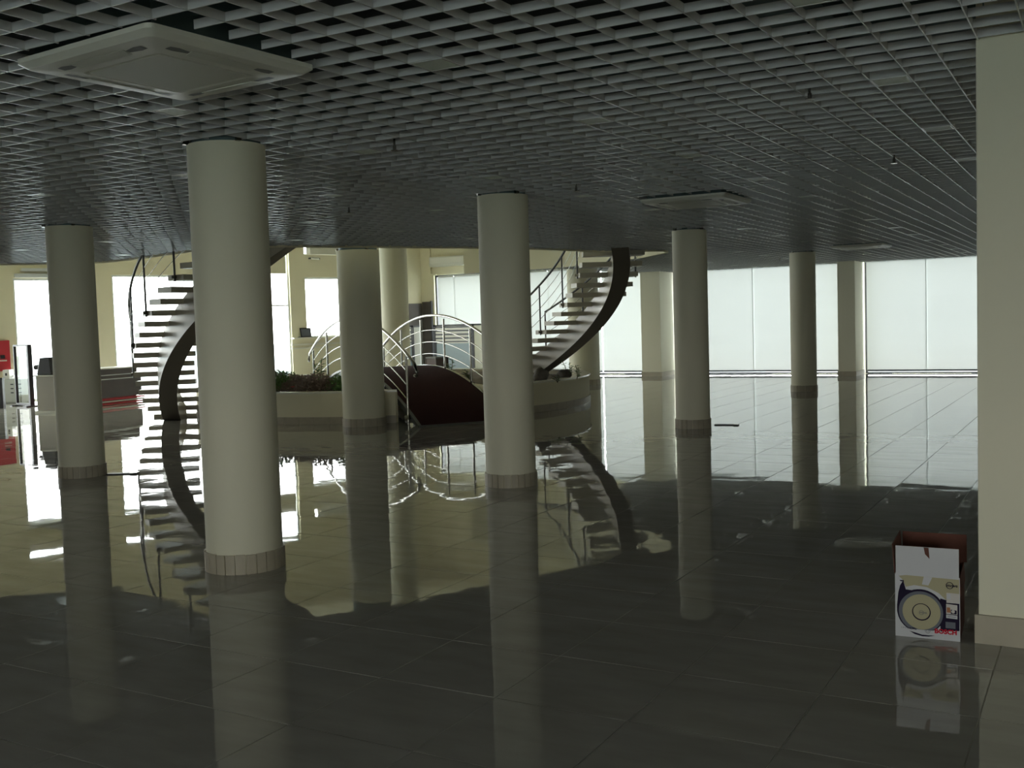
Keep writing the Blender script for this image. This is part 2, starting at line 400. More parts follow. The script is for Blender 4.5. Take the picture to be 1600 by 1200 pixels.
def slat_geo(mb, p, dz=0.0):
    z0 = H+dz
    if p[0] == 'y': mb.box(p[1]-ST/2, p[1]+ST/2, p[2], p[3], z0, z0+SH)
    else: mb.box(p[2], p[3], p[1]-ST/2, p[1]+ST/2, z0+0.0007, z0+SH-0.0007)
for p in pieces[:280]:
    mb = MB(); slat_geo(mb, p); mb.obj('slat', SLAT, ceil)
mb = MB()
for p in pieces[280:]: slat_geo(mb, p)
o = mb.obj('slats_beyond', SLAT, ceil); o['kind'] = 'stuff'
# services in the void
for (x0, x1, y0, y1) in ((-6, 7, 3.1, 3.5), (0.6, 0.95, -5, 14), (-8, 4, 8.6, 9.0)):
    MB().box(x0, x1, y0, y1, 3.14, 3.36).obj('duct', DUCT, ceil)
for i in range(11):
    for j in range(9):
        x, y = 4.0-1.15*i+.06, -1.6+1.15*j+.05
        MB().tube([(x, y, H+SH), (x, y, 3.38)], .003, 5).obj('hanger_rod', DUCT, ceil)

# square light fittings set into the cells
Lx, Ly = 1.232, 1.077
first = None; nfit = 0
def in_poly(x, y, poly):
    c = False; n = len(poly)
    for i in range(n):
        a, b = poly[i], poly[(i+1) % n]
        if (a[1] > y) != (b[1] > y) and x < (b[0]-a[0])*(y-a[1])/(b[1]-a[1])+a[0]: c = not c
    return c
FLAB = {(0, 0): 'square unlit ceiling light at the top edge, right of centre', (2, 0): 'square unlit ceiling light beside the big ceiling air cassette, in front of the nearest column',
        (0, 1): 'square unlit ceiling light near the square pillar at the right', (1, 0): 'square unlit ceiling light right of the big ceiling air cassette',
        (3, 0): 'square unlit ceiling light at the left picture edge, nearer of two', (3, 1): 'square unlit ceiling light left of the nearest column', (2, 1): 'square unlit ceiling light right of the nearest column top'}
for i in range(-2, 9):
    for j in range(-1, 14):
        x, y = Lx-9*CELL*i, Ly+9*CELL*j
        if not all(in_poly(x+dx, y+dy, CEIL) for dx in (-.3, .3) for dy in (-.3, .3)): continue
        if any(abs(x-a) < w/2+.1 and abs(y-b) < w/2+.1 for a, b, w, _ in ACS): continue
        d = Vector((x, y, H))-CAM; z = d.dot(fwd)
        if z < 1: continue
        px = 800+F_PX*d.dot(RR)/z; py = 600-F_PX*d.dot(UU)/z
        if not (-60 < px < 1660 and -60 < py < 520): continue
        if x > 1.6 and y > 2: continue
        if any(hypot(x-a, y-b) < .4 for a, b in ((-7.754, 4.643), (-2.766, 2.014), (-2.786, 5.634), (-2.865, 10.98), (-3.051, 17.977))): continue
        h = CELL/2-ST/2-.001
        lab = FLAB.get((i, j)); 
        if lab: t = thing('ceiling_light', (x, y, H), lab, 'ceiling light', 'square lights set in the ceiling grid')
        else:
            row = ['nearest', 'second', 'third', 'fourth', 'fifth', 'sixth', 'seventh', 'eighth', 'ninth', 'tenth', 'eleventh', 'twelfth', 'thirteenth', 'fourteenth', 'fifteenth'][j+1]
            cl = ['far right', 'right', 'right of centre', 'centre', 'left of centre', 'left', 'far left', 'outer left', 'extreme left', 'last left', 'end left'][i+2]
            t = thing('ceiling_light', (x, y, H), 'small square unlit ceiling light, %s row back, %s file' % (row, cl), 'ceiling light', 'square lights set in the ceiling grid')
        if first is None:
            a = MB().box(-h, h, -h, h, .004, .045); a.box(-h, h, -h, -h+.01, -.003, .004).box(-h, h, h-.01, h, -.003, .004).box(-h, -h+.01, -h+.01, h-.01, -.003, .004).box(h-.01, h, -h+.01, h-.01, -.003, .004)
            o1 = a.obj('housing', SLAT); b = MB().box(-h+.011, h-.011, -h+.011, h-.011, -.001, .0038); o2 = b.obj('diffuser', LAMP)
            first = (o1, o2); o1.parent = t; o2.parent = t
        else:
            for q in first: c = q.copy(); COL.objects.link(c); c.parent = t
# sprinklers
fs = None
for (x, y, lb) in ((0.818, 2.746, 'brass sprinkler head hanging nearest the square pillar'), (-1.877, 2.644, 'sprinkler head between the nearest and second round columns'), (0.758, 5.691, 'sprinkler head behind the one nearest the square pillar'),
                   (-4.479, 5.44, 'sprinkler head over the planter side of the hall'), (-1.936, 5.492, 'sprinkler head just before the second ceiling air cassette'), (-3.971, 19.684, 'dark sprinkler head near the slim far column'), (-6.9, 2.9, 'sprinkler head between the far left column and the nearest column')):
    t = thing('sprinkler_head', (x, y, H), lb, 'sprinkler', 'sprinkler heads under the grid')
    if fs is None:
        o1 = MB().tube([(0, 0, .604), (0, 0, -.02)], .008, 6).obj('pipe', CHROME); o2 = MB().tube([(0, 0, -.02), (0, 0, -.05)], .012, 6).tube([(0, 0, -.05), (0, 0, -.053)], .026, 10).obj('deflector', CHROME)
        fs = (o1, o2); o1.parent = t; o2.parent = t
    else:
        for q in fs: c = q.copy(); COL.objects.link(c); c.parent = t

# ceiling air cassettes
def frustum(mb, a, b, z0, z1, mi=0):         # square prism from half size a (z0) to b (z1)
    v = [(-a, -a, z0), (a, -a, z0), (a, a, z0), (-a, a, z0), (-b, -b, z1), (b, -b, z1), (b, b, z1), (-b, b, z1)]
    mb.add(v, [(3, 2, 1, 0), (4, 5, 6, 7), (0, 1, 5, 4), (1, 2, 6, 5), (2, 3, 7, 6), (3, 0, 4, 7)], mi)
def cassette(x, y, w, a, lb):
    t = thing('air_cassette', (x, y, H-.034), lb, 'air conditioner', 'square air cassettes in the ceiling', a)
    T = rotz(a, (x, y, H-.034)); h = w/2-.01
    def put(mb, n, m, bev=0.0, par=t):
        mb.v = [tuple(T @ Vector(v)) for v in mb.v]; return mb.obj(n, m, par, bev)
    mb = MB(); mb.box(-h+.06, h-.06, -h+.06, h-.06, .03, .27); put(mb, 'body', DUCT)
    # border plate with rounded corners and a sloped rim
    mb = MB(); n = 6; R_ = .035
    def ring(hh, rr, z):
        p = []
        for cx, cy, a0 in ((hh-rr, hh-rr, 0), (-hh+rr, hh-rr, pi/2), (-hh+rr, -hh+rr, pi), (hh-rr, -hh+rr, 1.5*pi)):
            for k in range(n+1): p.append((cx+rr*cos(a0+k*pi/2/n), cy+rr*sin(a0+k*pi/2/n), z))
        return p
    rs = [ring(h, R_, .028), ring(h, R_, .008), ring(h-.03, R_, -.014), ring(h-.19, .03, -.024), ring(h-.2, .028, -.012)]
    vs = sum(rs, []); m_ = len(rs[0]); f_ = []
    for q in range(len(rs)-1):
        for k in range(m_): f_.append((q*m_+k, (q+1)*m_+k, (q+1)*m_+(k+1) % m_, q*m_+(k+1) % m_))
    f_.append(tuple(range(m_))); f_.append(tuple(range((len(rs)-1)*m_, len(rs)*m_))[::-1])
    mb.add(vs, f_); put(mb, 'panel', ACW)
    g = h-.212
    mb = MB(); r1 = ring(g, .02, -.010); r2 = ring(g, .02, -.024); mb.add(r1+r2, [(k, m_+k, m_+(k+1) % m_, (k+1) % m_) for k in range(m_)] + [tuple(range(m_, 2*m_))[::-1]])
    put(mb, 'intake_grille', ACG)
    for k in range(4):
        R4 = Matrix.Rotation(k*pi/2, 4, 'Z')
        L_ = h*.60; yc = h-.11
        zc = -.0195
        # slot outline: pinched ends like the photo's curved outlets
        top = []; N_ = 12
        pr = [(-L_-.01, .020), (-L_+.03, .026), (-L_+.10, .012), (-L_*.4, .006), (L_*.4, .006), (L_-.10, .012), (L_-.03, .026), (L_+.01, .020)]
        up = [(px, yc+w_) for px, w_ in pr]; dn = [(px, yc-w_*.8) for px, w_ in pr][::-1]
        loop = up+dn
        def zz(yy): return -.014 - (h-.03-yy)/.16*.010 - .0012
        m2 = MB(); m2.add([tuple(R4 @ Vector((a_, b_, zz(b_)))) for a_, b_ in loop], [tuple(range(len(loop)))[::-1]]); 
        ou = put(m2, 'air_outlet', ACD)
        m3 = MB(); m3.add([tuple(R4 @ Vector(p)) for p in ((-L_+.10, yc-.022, zz(yc-.02)-.006), (L_-.10, yc-.022, zz(yc-.02)-.006), (L_-.09, yc+.03, zz(yc+.03)-.002), (-L_+.09, yc+.03, zz(yc+.03)-.002),
             (-L_+.10, yc-.022, zz(yc-.02)-.001), (L_-.10, yc-.022, zz(yc-.02)-.001), (L_-.09, yc+.03, zz(yc+.03)-.0005), (-L_+.09, yc+.03, zz(yc+.03)-.0005))],
             [(3, 2, 1, 0), (4, 5, 6, 7), (0, 1, 5, 4), (1, 2, 6, 5), (2, 3, 7, 6), (3, 0, 4, 7)]); put(m3, 'vane', ACG, 0, ou)
    for sx in (-1, 1):
        for sy in (-1, 1):
            m4 = MB().tube([(sx*(h-.09), sy*(h-.09), .2), (sx*(h-.09), sy*(h-.09), .63)], .006, 6); put(m4, 'hanger_rod', DUCT)
cassette(*ACS[0], 'large ceiling air cassette nearest the viewer, before the closest column')
cassette(*ACS[1], 'ceiling air cassette in mid distance right of the second column')
cassette(*ACS[2], 'most distant ceiling air cassette above the back windows')

# ------------------------------------------------------------------ columns
def column(x, y, r, ztop, lb, tiles=24, name='round_column'):
    t = thing(name, (x, y, 0), lb, 'column')
    MB().cyl(x, y, r, 0.0, ztop, 72).obj('shaft', PLASTER, t)
    if ztop < 3:
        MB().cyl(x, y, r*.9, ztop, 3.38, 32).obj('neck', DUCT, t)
        for a in (-2.1, -.5, 2.6):
            MB().box(-.02, .02, -.015, .015, 0, .03, 0, rotz(a, (x+(r+.012)*cos(a), y+(r+.012)*sin(a), ztop-.005))).obj('bracket', CHROME, t)
    hb = .125
    base = None
    for k in range(tiles):
        a0 = 2*pi*k/tiles; a1 = 2*pi*(k+1)/tiles; g = .003/r
        MB().arc(x, y, r-.002, r+.013, a0+g, a1-g, 0.0, hb + .0015*((k*7) % 3), 3).obj('skirting_tile', SKIRT, t)
    return t
column(-7.754, 4.643, .245, H-.010, 'round cream column at the far left, foot on open floor')
column(-2.766, 2.014, .248, H-.010, 'largest and nearest round cream column under the big air cassette')
column(-2.786, 5.634, .242, H-.010, 'round cream column in front of the carpeted bridge')
column(-2.865, 10.98, .240, H-.010, 'round cream column standing before the blinds, right of the stair', 20)
column(-3.051, 17.977, .250, H-.010, 'slim looking far round column against the blinds', 20)
column(-8.06, 10.17, .335, H-.01, 'thick round column built into the planter wall beside the bridge', 20)
c7 = W(-2.79, 25.5); column(c7.x, c7.y, .335, ROOFZ-.01, 'brightly lit tall column behind the bridge, rising past the ceiling edge', 20)
c8 = W(1.775, 25.35); column(c8.x, c8.y, .37, ROOFZ-.01, 'thick round column behind the right spiral stair', 20)

def square_pillar(x0, x1, y0, y1, z1, lb, hb=.14):
    t = thing('square_pillar', ((x0+x1)/2, (y0+y1)/2, 0), lb, 'pillar')
    MB().box(x0, x1, y0, y1, 0, z1).obj('shaft', PLASTER, t, .006)
    e = .016
    n = max(1, round((x1-x0)/.3))
    for k in range(n):
        a = x0-e+(x1-x0+2*e)*k/n; b = x0-e+(x1-x0+2*e)*(k+1)/n
        MB().box(a+.001, b-.001, y0-e, y0, 0, hb).obj('skirting_tile', SKIRT, t)
    for xx in (x0-e, x1): MB().box(xx, xx+e, y0+.001, y1, 0, hb).obj('skirting_tile', SKIRT, t)
    return t
square_pillar(1.702, 2.35, 2.182, 2.85, 3.38, 'big square plastered pillar at the right edge beside the cardboard box', .135)
square_pillar(-8.60, -8.05, 22.95, YB-.002, 3.3, 'square wall pillar at the blinds, left one beyond the round columns', .12)
square_pillar(-3.46, -3.05, 22.93, YB-.002, 3.3, 'square wall pillar at the blinds, right one beside the slim column', .12)
square_pillar(-13.5, -13.1, 22.95, YB-.002, 3.3, 'square wall pillar hidden behind the second column', .12)

# ------------------------------------------------------------------ roller blinds
BLN = [(-15.74, -15.13, 'narrow roller blind left of the seam beneath the wall air unit'), (-15.15, -13.50, 'roller blind right of the seam beneath the wall air unit'), (-13.10, -11.90, 'roller blind behind the right stair, left part'),
       (-11.92, -10.23, 'roller blind behind the spiral stair rails'), (-10.20, -8.60, 'roller blind between the stair and the left square pillar'), (-7.97, -5.85, 'roller blind right of the left square pillar'),
       (-5.87, -3.50, 'roller blind behind the slim far column'), (-2.98, -1.58, 'roller blind just right of the thin square pillar'), (-1.60, 1.50, 'roller blind meeting the big square pillar at the right')]
for x0, x1, lb in BLN:
    t = thing('roller_blind', ((x0+x1)/2, YB-.06, 3.0), lb, 'roller blind', 'roller blinds on the back windows')
    yb = YB-.05-.014*(BLN.index((x0, x1, lb)) % 2); nx, nz = 8, 2; vs = []; fsx = []
    for j in range(nz+1):
        for i in range(nx+1):
            u = i/nx; vs.append((x0+(x1-x0)*u, yb+.006*sin(9*u+x0*3)*(1-.4*j), 0.10+2.895*j/nz))
    for j in range(nz):
        for i in range(nx): k = j*(nx+1)+i; fsx.append((k, k+1, k+nx+2, k+nx+1))
    MB().add(vs, fsx, 0, True).obj('fabric', BLIND, t)
    MB().box(x0, x1, yb-.006, yb+.006, .058, .102).obj('bottom_bar', PGREY, t)
    MB().tube([(x0+.03, yb, 3.02), (x1-.03, yb, 3.02)], .028, 10).obj('roller_tube', FRAMEW, t)

# ------------------------------------------------------------------ spiral stairs
def stair(name, lb, cl, cdp, R, th, rise, z0, w, n0, n1, zmin, off, posts_out, posts_in, nsp0, sph=.44):
    """th(n): angle of tread n in the (lateral, depth) plan; heights z0 + n*rise"""
    def P(n, rad, z): a = th(n); return W(cl+rad*cos(a), cdp+rad*sin(a), z)
    t = thing(name, P(n0, R, max(zmin, 0)), lb, 'staircase')
    dth = abs(th(1)-th(0)); going = 1.22
    for n in range(n0, n1+1):
        zt = z0+n*rise
        if zt-.07 < zmin-.02: continue
        vs = []
        for z in (zt-.085, zt):
            for nn in (n-going/2, n+going/2):
                for rad in (R-w/2, R+w/2): vs.append(P(nn, rad, z))
        MB().add(vs, [(0, 1, 3, 2), (4, 6, 7, 5), (0, 4, 5, 1), (2, 3, 7, 6), (0, 2, 6, 4), (1, 5, 7, 3)]).obj('tread', STAIRM, t)
    # spine
    rows = []; k = nsp0
    while k <= n1+.01:
        zt = z0+k*rise-.085; zb = zt-sph
        if zt > zmin+.02:
            zb = max(zb, zmin); a, b = R+off-.15, R+off+.15
            rows.append([P(k, a, zb), P(k, b, zb), P(k, b, zt), P(k, a, zt)])
        k += .25
    vs = [v for r_ in rows for v in r_]; mb = MB()
    for i in range(len(rows)-1):
        o = 4*i; q = o+4
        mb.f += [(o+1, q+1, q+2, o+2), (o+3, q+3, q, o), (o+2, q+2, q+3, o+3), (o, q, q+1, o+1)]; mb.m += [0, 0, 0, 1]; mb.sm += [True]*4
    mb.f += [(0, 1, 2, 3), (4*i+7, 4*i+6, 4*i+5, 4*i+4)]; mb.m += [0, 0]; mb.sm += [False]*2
    mb.v = [tuple(v) for v in vs]
    o = mb.obj('spine', [SPINE, SPINE_SHADE], t)
    e = o.modifiers.new('edge', 'EDGE_SPLIT'); e.split_angle = radians(40)
    for side, posts in ((1, posts_out), (-1, posts_in)):
        if not posts: continue
        rad = R + side*(w/2+.012)
        for n in posts: MB().tube([P(n, rad, z0+n*rise-.10), P(n, rad, z0+n*rise+.88)], .017, 8).obj('post', DARKM, t)
        a, b = min(posts), max(posts)
        def run(h): 
            q = []; n = a
            while n <= b+1e-6: q.append(P(n, rad, z0+n*rise+h)); n += .5
            return q
        MB().tube(run(.90), .022, 8).obj('handrail', DARKM, t)
        for h in (.22, .44, .66): MB().tube(run(h), .006, 5).obj('rail_wire', CHROME, t)
        for n in posts:
            MB().box(-.03, .03, -.03, .03, 0, .05, 0, rotz(0, P(n, rad, z0+n*rise-.06))).obj('post_clamp', CHROME, t)
    return t
stair('spiral_stair', 'curved open-tread staircase at the left, partly behind the nearest column', -2.276, 19.274, 3.92, lambda n: 3.068+.068*n+(.0014*(n-8)**1.6 if n > 8 else 0), .170, .053, 1.0, 0, 20, 0.0, -.04, [5, 8, 11, 14, 17, 20], [], 1.4, .54)
stair('spiral_stair', 'curved open-tread staircase rising from the planter at the right', -2.513, 18.937, 4.411, lambda n: .092-.076*n, .175, 2.608, 1.1, -12, 5, 0.42, .12, [-10, -7, -4, -1, 2], [-10, -7, -4, -1, 2], -12.5)

# ------------------------------------------------------------------ bridge
U = Vector((-.787, .617, 0)); V = Vector((.617, .787, 0)); A = Vector((-6.98, 10.14, 0)); BW = 1.5; BL = 8.0; BC = .76
def dz_(s): return BC*(1-((s-BL/2)/(BL/2))**2)
def D(s, v, h=0.0): return A + U*s + V*v + Vector((0, 0, dz_(s)+h))
br = thing('arched_bridge', A+U*(BL/2)+V*(BW/2), 'arched footbridge with maroon carpet and steel rails crossing the planter', 'bridge')
ns = 40
def deck(v0, v1, h0, h1, name, m, s0=0.0, s1=BL):
    vs = []; f = []
    for i in range(ns+1):
        s = s0+(s1-s0)*i/ns
        for (v, h) in ((v0, h0), (v1, h0), (v1, h1), (v0, h1)):
            q = D(s, v, h); q.z = max(q.z, .004 + (0.002 if h == h1 else 0)); vs.append(q)
    for i in range(ns):
        o = 4*i; q = o+4
        f += [(o+1, q+1, q+2, o+2), (o+3, q+3, q, o), (o+2, q+2, q+3, o+3), (o, q, q+1, o+1)]
    f += [(0, 1, 2, 3), (4*ns+3, 4*ns+2, 4*ns+1, 4*ns)]
    return MB().add(vs, f).obj(name, m, br)
deck(0.03, BW-.03, 0.0, .018, 'carpet', CARPET)
deck(0.0, BW, -.10, 0.0, 'deck', DARKM)
deck(-.02, .03, -.02, .024, 'edge_trim', DARKM); deck(BW-.03, BW+.02, -.02, .028, 'edge_trim', CHROME)
MB().box(-.03, .0, 0, BW, 0.001, .02, 0, Matrix.Translation(A) @ Matrix((( U.x, V.x, 0, 0), (U.y, V.y, 0, 0), (0, 0, 1, 0), (0, 0, 0, 1)))).obj('threshold', DARKM, br)
for v in (-.05, BW+.05):
    rl = []
    for k in range(6):
        s = .42+1.432*k
        MB().tube([D(s, v, -.14 if dz_(s) > .2 else -dz_(s)+.0), D(s, v, .93)] , .021, 8).obj('post', CHROME, br)
        MB().box(-.04, .04, -.04, .04, -.06, 0.0, 0, Matrix.Translation(D(s, v))).obj('post_foot', CHROME, br)
    pts = [D(-.02, v, .80), D(-.10, v, .83), D(-.13, v, .90), D(-.05, v, .965)] + [D(BL*i/48, v, .985) for i in range(0, 49)] + [D(BL+.1, v, .93), D(BL+.08, v, .85)]
    MB().tube(pts, .026, 10).obj('handrail', CHROME, br)
    for h in (.24, .47, .70): MB().tube([D(.42+(BL-.84)*i/40, v, h) for i in range(41)], .009, 6).obj('rail_rod', CHROME, br)

# ------------------------------------------------------------------ planter
PC = Vector((-9.98, 13.72, 0)); PR = 3.80; PH = .50; ba = atan2(-U.y, -U.x)
vc = (PC-A).dot(V); qa = math.asin((BW+.10-vc)/PR); qb = math.asin((-.10-vc)/PR)
pl = thing('planter', PC, 'large round raised planter with polished coping around the bridge', 'planter')
cols6 = atan2(10.17-PC.y, -8.06-PC.x)
for a0, a1, nv, hh in ((ba+qa, ba+pi-qa, V, BW+.16-vc), (ba+pi-qb, ba+2*pi+qb, -V, vc+.16)):
    MB().arc(PC.x, PC.y, PR-.16, PR, a0, a1, 0, PH, 64).obj('curb_wall', WALLP, pl)
    MB().arc(PC.x, PC.y, PR-.20, PR+.02, a0-.006, a1+.006, PH, PH+.028, 64).obj('coping', COPING, pl)
    n = 36
    for k in range(n):
        b0 = a0+(a1-a0)*k/n; b1 = a0+(a1-a0)*(k+1)/n
        MB().arc(PC.x, PC.y, PR, PR+.014, b0+.0006, b1-.0006, 0, .12, 3).obj('skirting_tile', SKIRT, pl)
    # soil bed, a half disc with a gently mounded surface
    nr, na = 12, 40; vs = []; f = []
    tv = Vector((-nv.y, nv.x, 0))
    for i in range(nr+1):
        d = hh + (PR-.17-hh)*i/nr; ww = math.sqrt(max((PR-.17)**2-d*d, 0.0001))
        for j in range(na+1):
            p = PC + nv*d + tv*(ww*(2*j/na-1)); e = min(1, (PR-.17-hypot(p.x-PC.x, p.y-PC.y))/.5)
            vs.append((p.x, p.y, .42 + .10*e*(0.5+noise.noise(Vector((p.x*.9, p.y*.9, 3))))))
    for i in range(nr):
        for j in range(na): q = i*(na+1)+j; f.append((q, q+1, q+na+2, q+na+1))
    MB().add(vs, f, 0, True).obj('soil_bed', SOIL, pl)
    ww = math.sqrt((PR-.05)**2-hh*hh)
    e0 = PC+nv*(hh-.06)+tv*ww; e1 = PC+nv*(hh-.06)-tv*ww
    aa = atan2((e1-e0).y, (e1-e0).x); sg = 1
    MB().box(0, (e1-e0).length, -.05, .05, 0, PH, 0, rotz(aa, e0)).obj('channel_wall', WALLP, pl)

def leaf(mb, c, d, up, L_, w_, mi=0):
    d = d.normalized(); s = d.cross(up).normalized()*w_
    n = s.cross(d).normalized()
    mb.add([c, c+d*L_*.45+s+n*L_*.08, c+d*L_-n*L_*.12, c+d*L_*.45-s+n*L_*.08], [(0, 1, 2), (0, 2, 3)], mi)
def shrub(p, r, h, n, m, lb, seed, grp):
    rr = random.Random(seed); t = thing('ground_shrub', p, lb, 'plant', grp)
    mb = MB()
    for _ in range(n):
        a = rr.uniform(0, 2*pi); q = r*math.sqrt(rr.random()); z = h*(1-(q/r)**2)*rr.uniform(.3, 1.0)
        c = Vector((p[0]+q*cos(a), p[1]+q*sin(a), p[2]+z)); d = Vector((rr.uniform(-1, 1), rr.uniform(-1, 1), rr.uniform(-.1, 1.2)))
        leaf(mb, c, d, Vector((rr.random(), rr.random(), .3)), rr.uniform(.045, .085), rr.uniform(.014, .024), 0)
    o = mb.obj('foliage', m, t); o['kind'] = 'stuff'
    m2 = MB()
    for _ in range(6):
        a = rr.uniform(0, 2*pi); m2.tube([p, (p[0]+r*.6*cos(a), p[1]+r*.6*sin(a), p[2]+h*.6)], .006, 5)
    m2.obj('stems', STEM, t)
    return t
names = ['behind the nearest column edge', 'next along', 'third along', 'middle', 'with a red flower', 'nearest the thick planter column']
for k in range(9):
    px_ = -6.9/1 + 0  # spread along the left front of the planter
    a = radians(-150 + 10.0*k)
    rad = 2.84 + .12*((k*5) % 3)
    p = PC + Vector((cos(a)*rad, sin(a)*rad, .44))
    lbl = ['low purple-green ground shrub, %s from the left in the planter front' % w_ for w_ in ('first', 'second', 'third', 'fourth', 'fifth', 'sixth', 'seventh', 'eighth', 'ninth')][k]
    s_ = shrub(p, .46, .30+.05*(k % 3), 1500, [LEAFP, LEAFP, LEAFG][k % 3], lbl, 50+k, 'ground cover shrubs in the planter')
for k in range(5):
    a = radians(-160 + 17.0*k); p = PC + Vector((cos(a)*2.4, sin(a)*2.4, .46))
    shrub(p, .55, .26, 1300, [LEAFG, LEAFP][k % 2], 'low shrub in the second planting row, %s from the left' % ('first', 'second', 'third', 'fourth', 'fifth')[k], 80+k, 'ground cover shrubs in the planter')
fl = W(-3.70, 17.6, .58)
t = thing('red_flower', fl, 'small red flower among the planter shrubs', 'flower'); mb = MB()
for k in range(8): leaf(mb, fl, Vector((cos(k*.785), sin(k*.785), .5)), Vector((0, 0, 1)), .05, .02)
mb.obj('petals', FLOWER, t)
def stem_plant(p, h, n, m, lb, seed, L_=.09):
    rr = random.Random(seed); t = thing('leafy_plant', p, lb, 'plant')
    for q in range(3):
        a = rr.uniform(0, 2*pi); tip = p+Vector((.10*cos(a), .10*sin(a), h*(1-.2*q))); mid = p.lerp(tip, .5)+Vector((.03, 0, 0))
        pts = [p, mid, tip]; MB().tube(pts, .006, 5).obj('stem', STEM, t)
        for k in range(n):
            f = .25+.75*k/n; c = p.lerp(mid, f*2) if f < .5 else mid.lerp(tip, f*2-1); b = k*2.4
            mb = MB(); leaf(mb, c, Vector((cos(b), sin(b), .35)), Vector((0, 0, 1)), L_*rr.uniform(.8, 1.2), L_*.28); mb.obj('leaf', m, t)
stem_plant(W(-3.70, 20.0, .5), .48, 12, LEAFG, 'tall leafy plant in the planter beside the far bridge rail', 3, .12)
stem_plant(W(-3.42, 19.0, .5), .20, 7, LEAFG, 'shorter leafy plant at the foot of the tall planter plant', 4, .10)
stem_plant(W(1.02, 19.2, .5), .36, 12, LEAFG, 'leafy plant silhouetted against the blind beside the stair foot', 5, .07)
stem_plant(W(1.17, 18.8, .5), .26, 9, LEAFG, 'bushy sprig at the right rim of the planter', 6, .07)
stem_plant(W(.80, 18.3, .48), .14, 8, LEAFG, 'small sprig between the two rocks at the right', 7, .07)
stem_plant(W(-1.28, 21.5, .5), .35, 8, LEAFG, 'green plant behind the crest of the bridge', 8, .12)
stem_plant(W(-.80, 19.6, .48), .22, 8, LEAFG, 'grassy plant right of the bridge deck edge', 9, .10)
def rock(p, sx, sy, sz, lb, seed):
    bm = bmesh.new(); bmesh.ops.create_icosphere(bm, subdivisions=3, radius=1)
    for v in bm.verts:
        k = 1+.28*noise.noise(v.co*1.3+Vector((seed, 0, 0)))+.10*noise.noise(v.co*4+Vector((seed, 2, 0)))
        v.co = Vector((v.co.x*sx*k, v.co.y*sy*k, v.co.z*sz*k))
    me = bpy.data.meshes.new('rock'); bm.to_mesh(me); bm.free(); me.materials.append(ROCK)
    for f in me.polygons: f.use_smooth = True
    o = bpy.data.objects.new('rock', me); COL.objects.link(o); o.location = p; tag(o, lb, 'rock')
rock(W(.51, 18.6, .60), .14, .13, .14, 'dark rock in the planter beside the bridge column', 1)
rock(W(.96, 19.2, .57), .13, .12, .10, 'dark rock under the leafy sprigs at the right of the planter', 5)
rock(W(-3.00, 17.9, .50), .15, .15, .17, 'rounded rock half hidden by the thick planter column', 9)

# ------------------------------------------------------------------ brown panelling in the far corner
t = thing('corner_panelling', fac(11.2, .05), 'tall dark brown panelling in the far corner behind the bridge', 'wall panel')
for a, b in ((10.35, 11.10), (11.11, 11.84)): MB().box(a, b, -.05, -.002, 0, 2.23, 0, FT).obj('panel', BROWNP, t, .004)
MB().box(-16.36, -16.05, -.05, -.002, 0, 2.27, 0, BT).obj('panel', BROWNP, t, .004)
MB().box(-16.04, -16.0, -.07, -.001, 0, 2.3, 0, BT).obj('end_trim', FRAMED, t)
# display cabinets by the back window
def cabinet(x0, x1, y, lb):
    t = thing('display_cabinet', ((x0+x1)/2, y, 0), lb, 'cabinet', None)
    MB().box(x0, x1, y+.05, y+.5, 0, 1.5).obj('carcass', WHITE, t)
    MB().box(x0-.02, x0+.05, y, y+.05, 0, 1.55).box(x1-.05, x1+.02, y, y+.05, 0, 1.55).box(x0-.02, x1+.02, y, y+.5, 1.5, 1.55).obj('frame', FRAMED, t)
    for k in range(4): MB().box(x0+.06, x1-.06, y+.0, y+.06, 1.05+.11*k, 1.12+.11*k, 0).obj('louvre', WHITE, t)
    MB().box(x0+.06, x1-.06, y+.04, y+.05, 1.02, 1.48).obj('louvre_backing', PGREY, t)
    MB().box(x0+.06, x1-.06, y+.02, y+.05, .14, .98).obj('front_panel', BLUEG, t)
    MB().box(x0, x1, y+.01, y+.05, 0, .12).obj('plinth', WHITE, t)
cabinet(-15.42, -14.05, 23.2, 'wide cabinet with louvres over a blue-grey panel, beneath the wall air unit')
cabinet(-16.55, -16.0, 22.9, 'narrow louvred cabinet in front of the brown corner panelling')
p = W(-2.06, 29.2); t = thing('dark_crate', p, 'dark crate on the floor between the two louvred cabinets', 'crate')
MB().box(-.28, .28, -.2, .2, 0, .62, 0, rotz(-.5, p)).obj('body', DESKD, t, .01); MB().box(-.30, .30, -.22, .22, .62, .66, 0, rotz(-.5, p)).obj('lid', DARKM, t)
# split air unit on the back wall
t = thing('wall_air_unit', (-15.2, YB-.1, 3.3), 'white split air unit on the wall above the back left window', 'air conditioner')
MB().box(-15.92, -14.66, -.24, -.002, 3.33, 3.63, 0, BT).obj('body', ACW, t, .025)
MB().box(-15.86, -14.72, -.25, -.235, 3.41, 3.60, 0, BT).obj('front_cover', ACW, t, .01)
MB().box(-15.82, -14.76, -.243, -.19, 3.325, 3.36, 0, BT).obj('air_flap', ACG, t)
MB().tube([BT @ Vector(q) for q in ((-15.9, -.03, 3.35), (-16.0, -.03, 3.30), (-16.0, -.03, 3.13), (-15.8, -.03, 3.10))], .025, 6).obj('pipe', WALLP, t)
MB().tube([BT @ Vector(q) for q in ((-16.0, -.03, 3.5), (-16.0, -.03, 3.95), (-13.4, -.03, 3.98))], .02, 6).obj('pipe', WALLP, t)
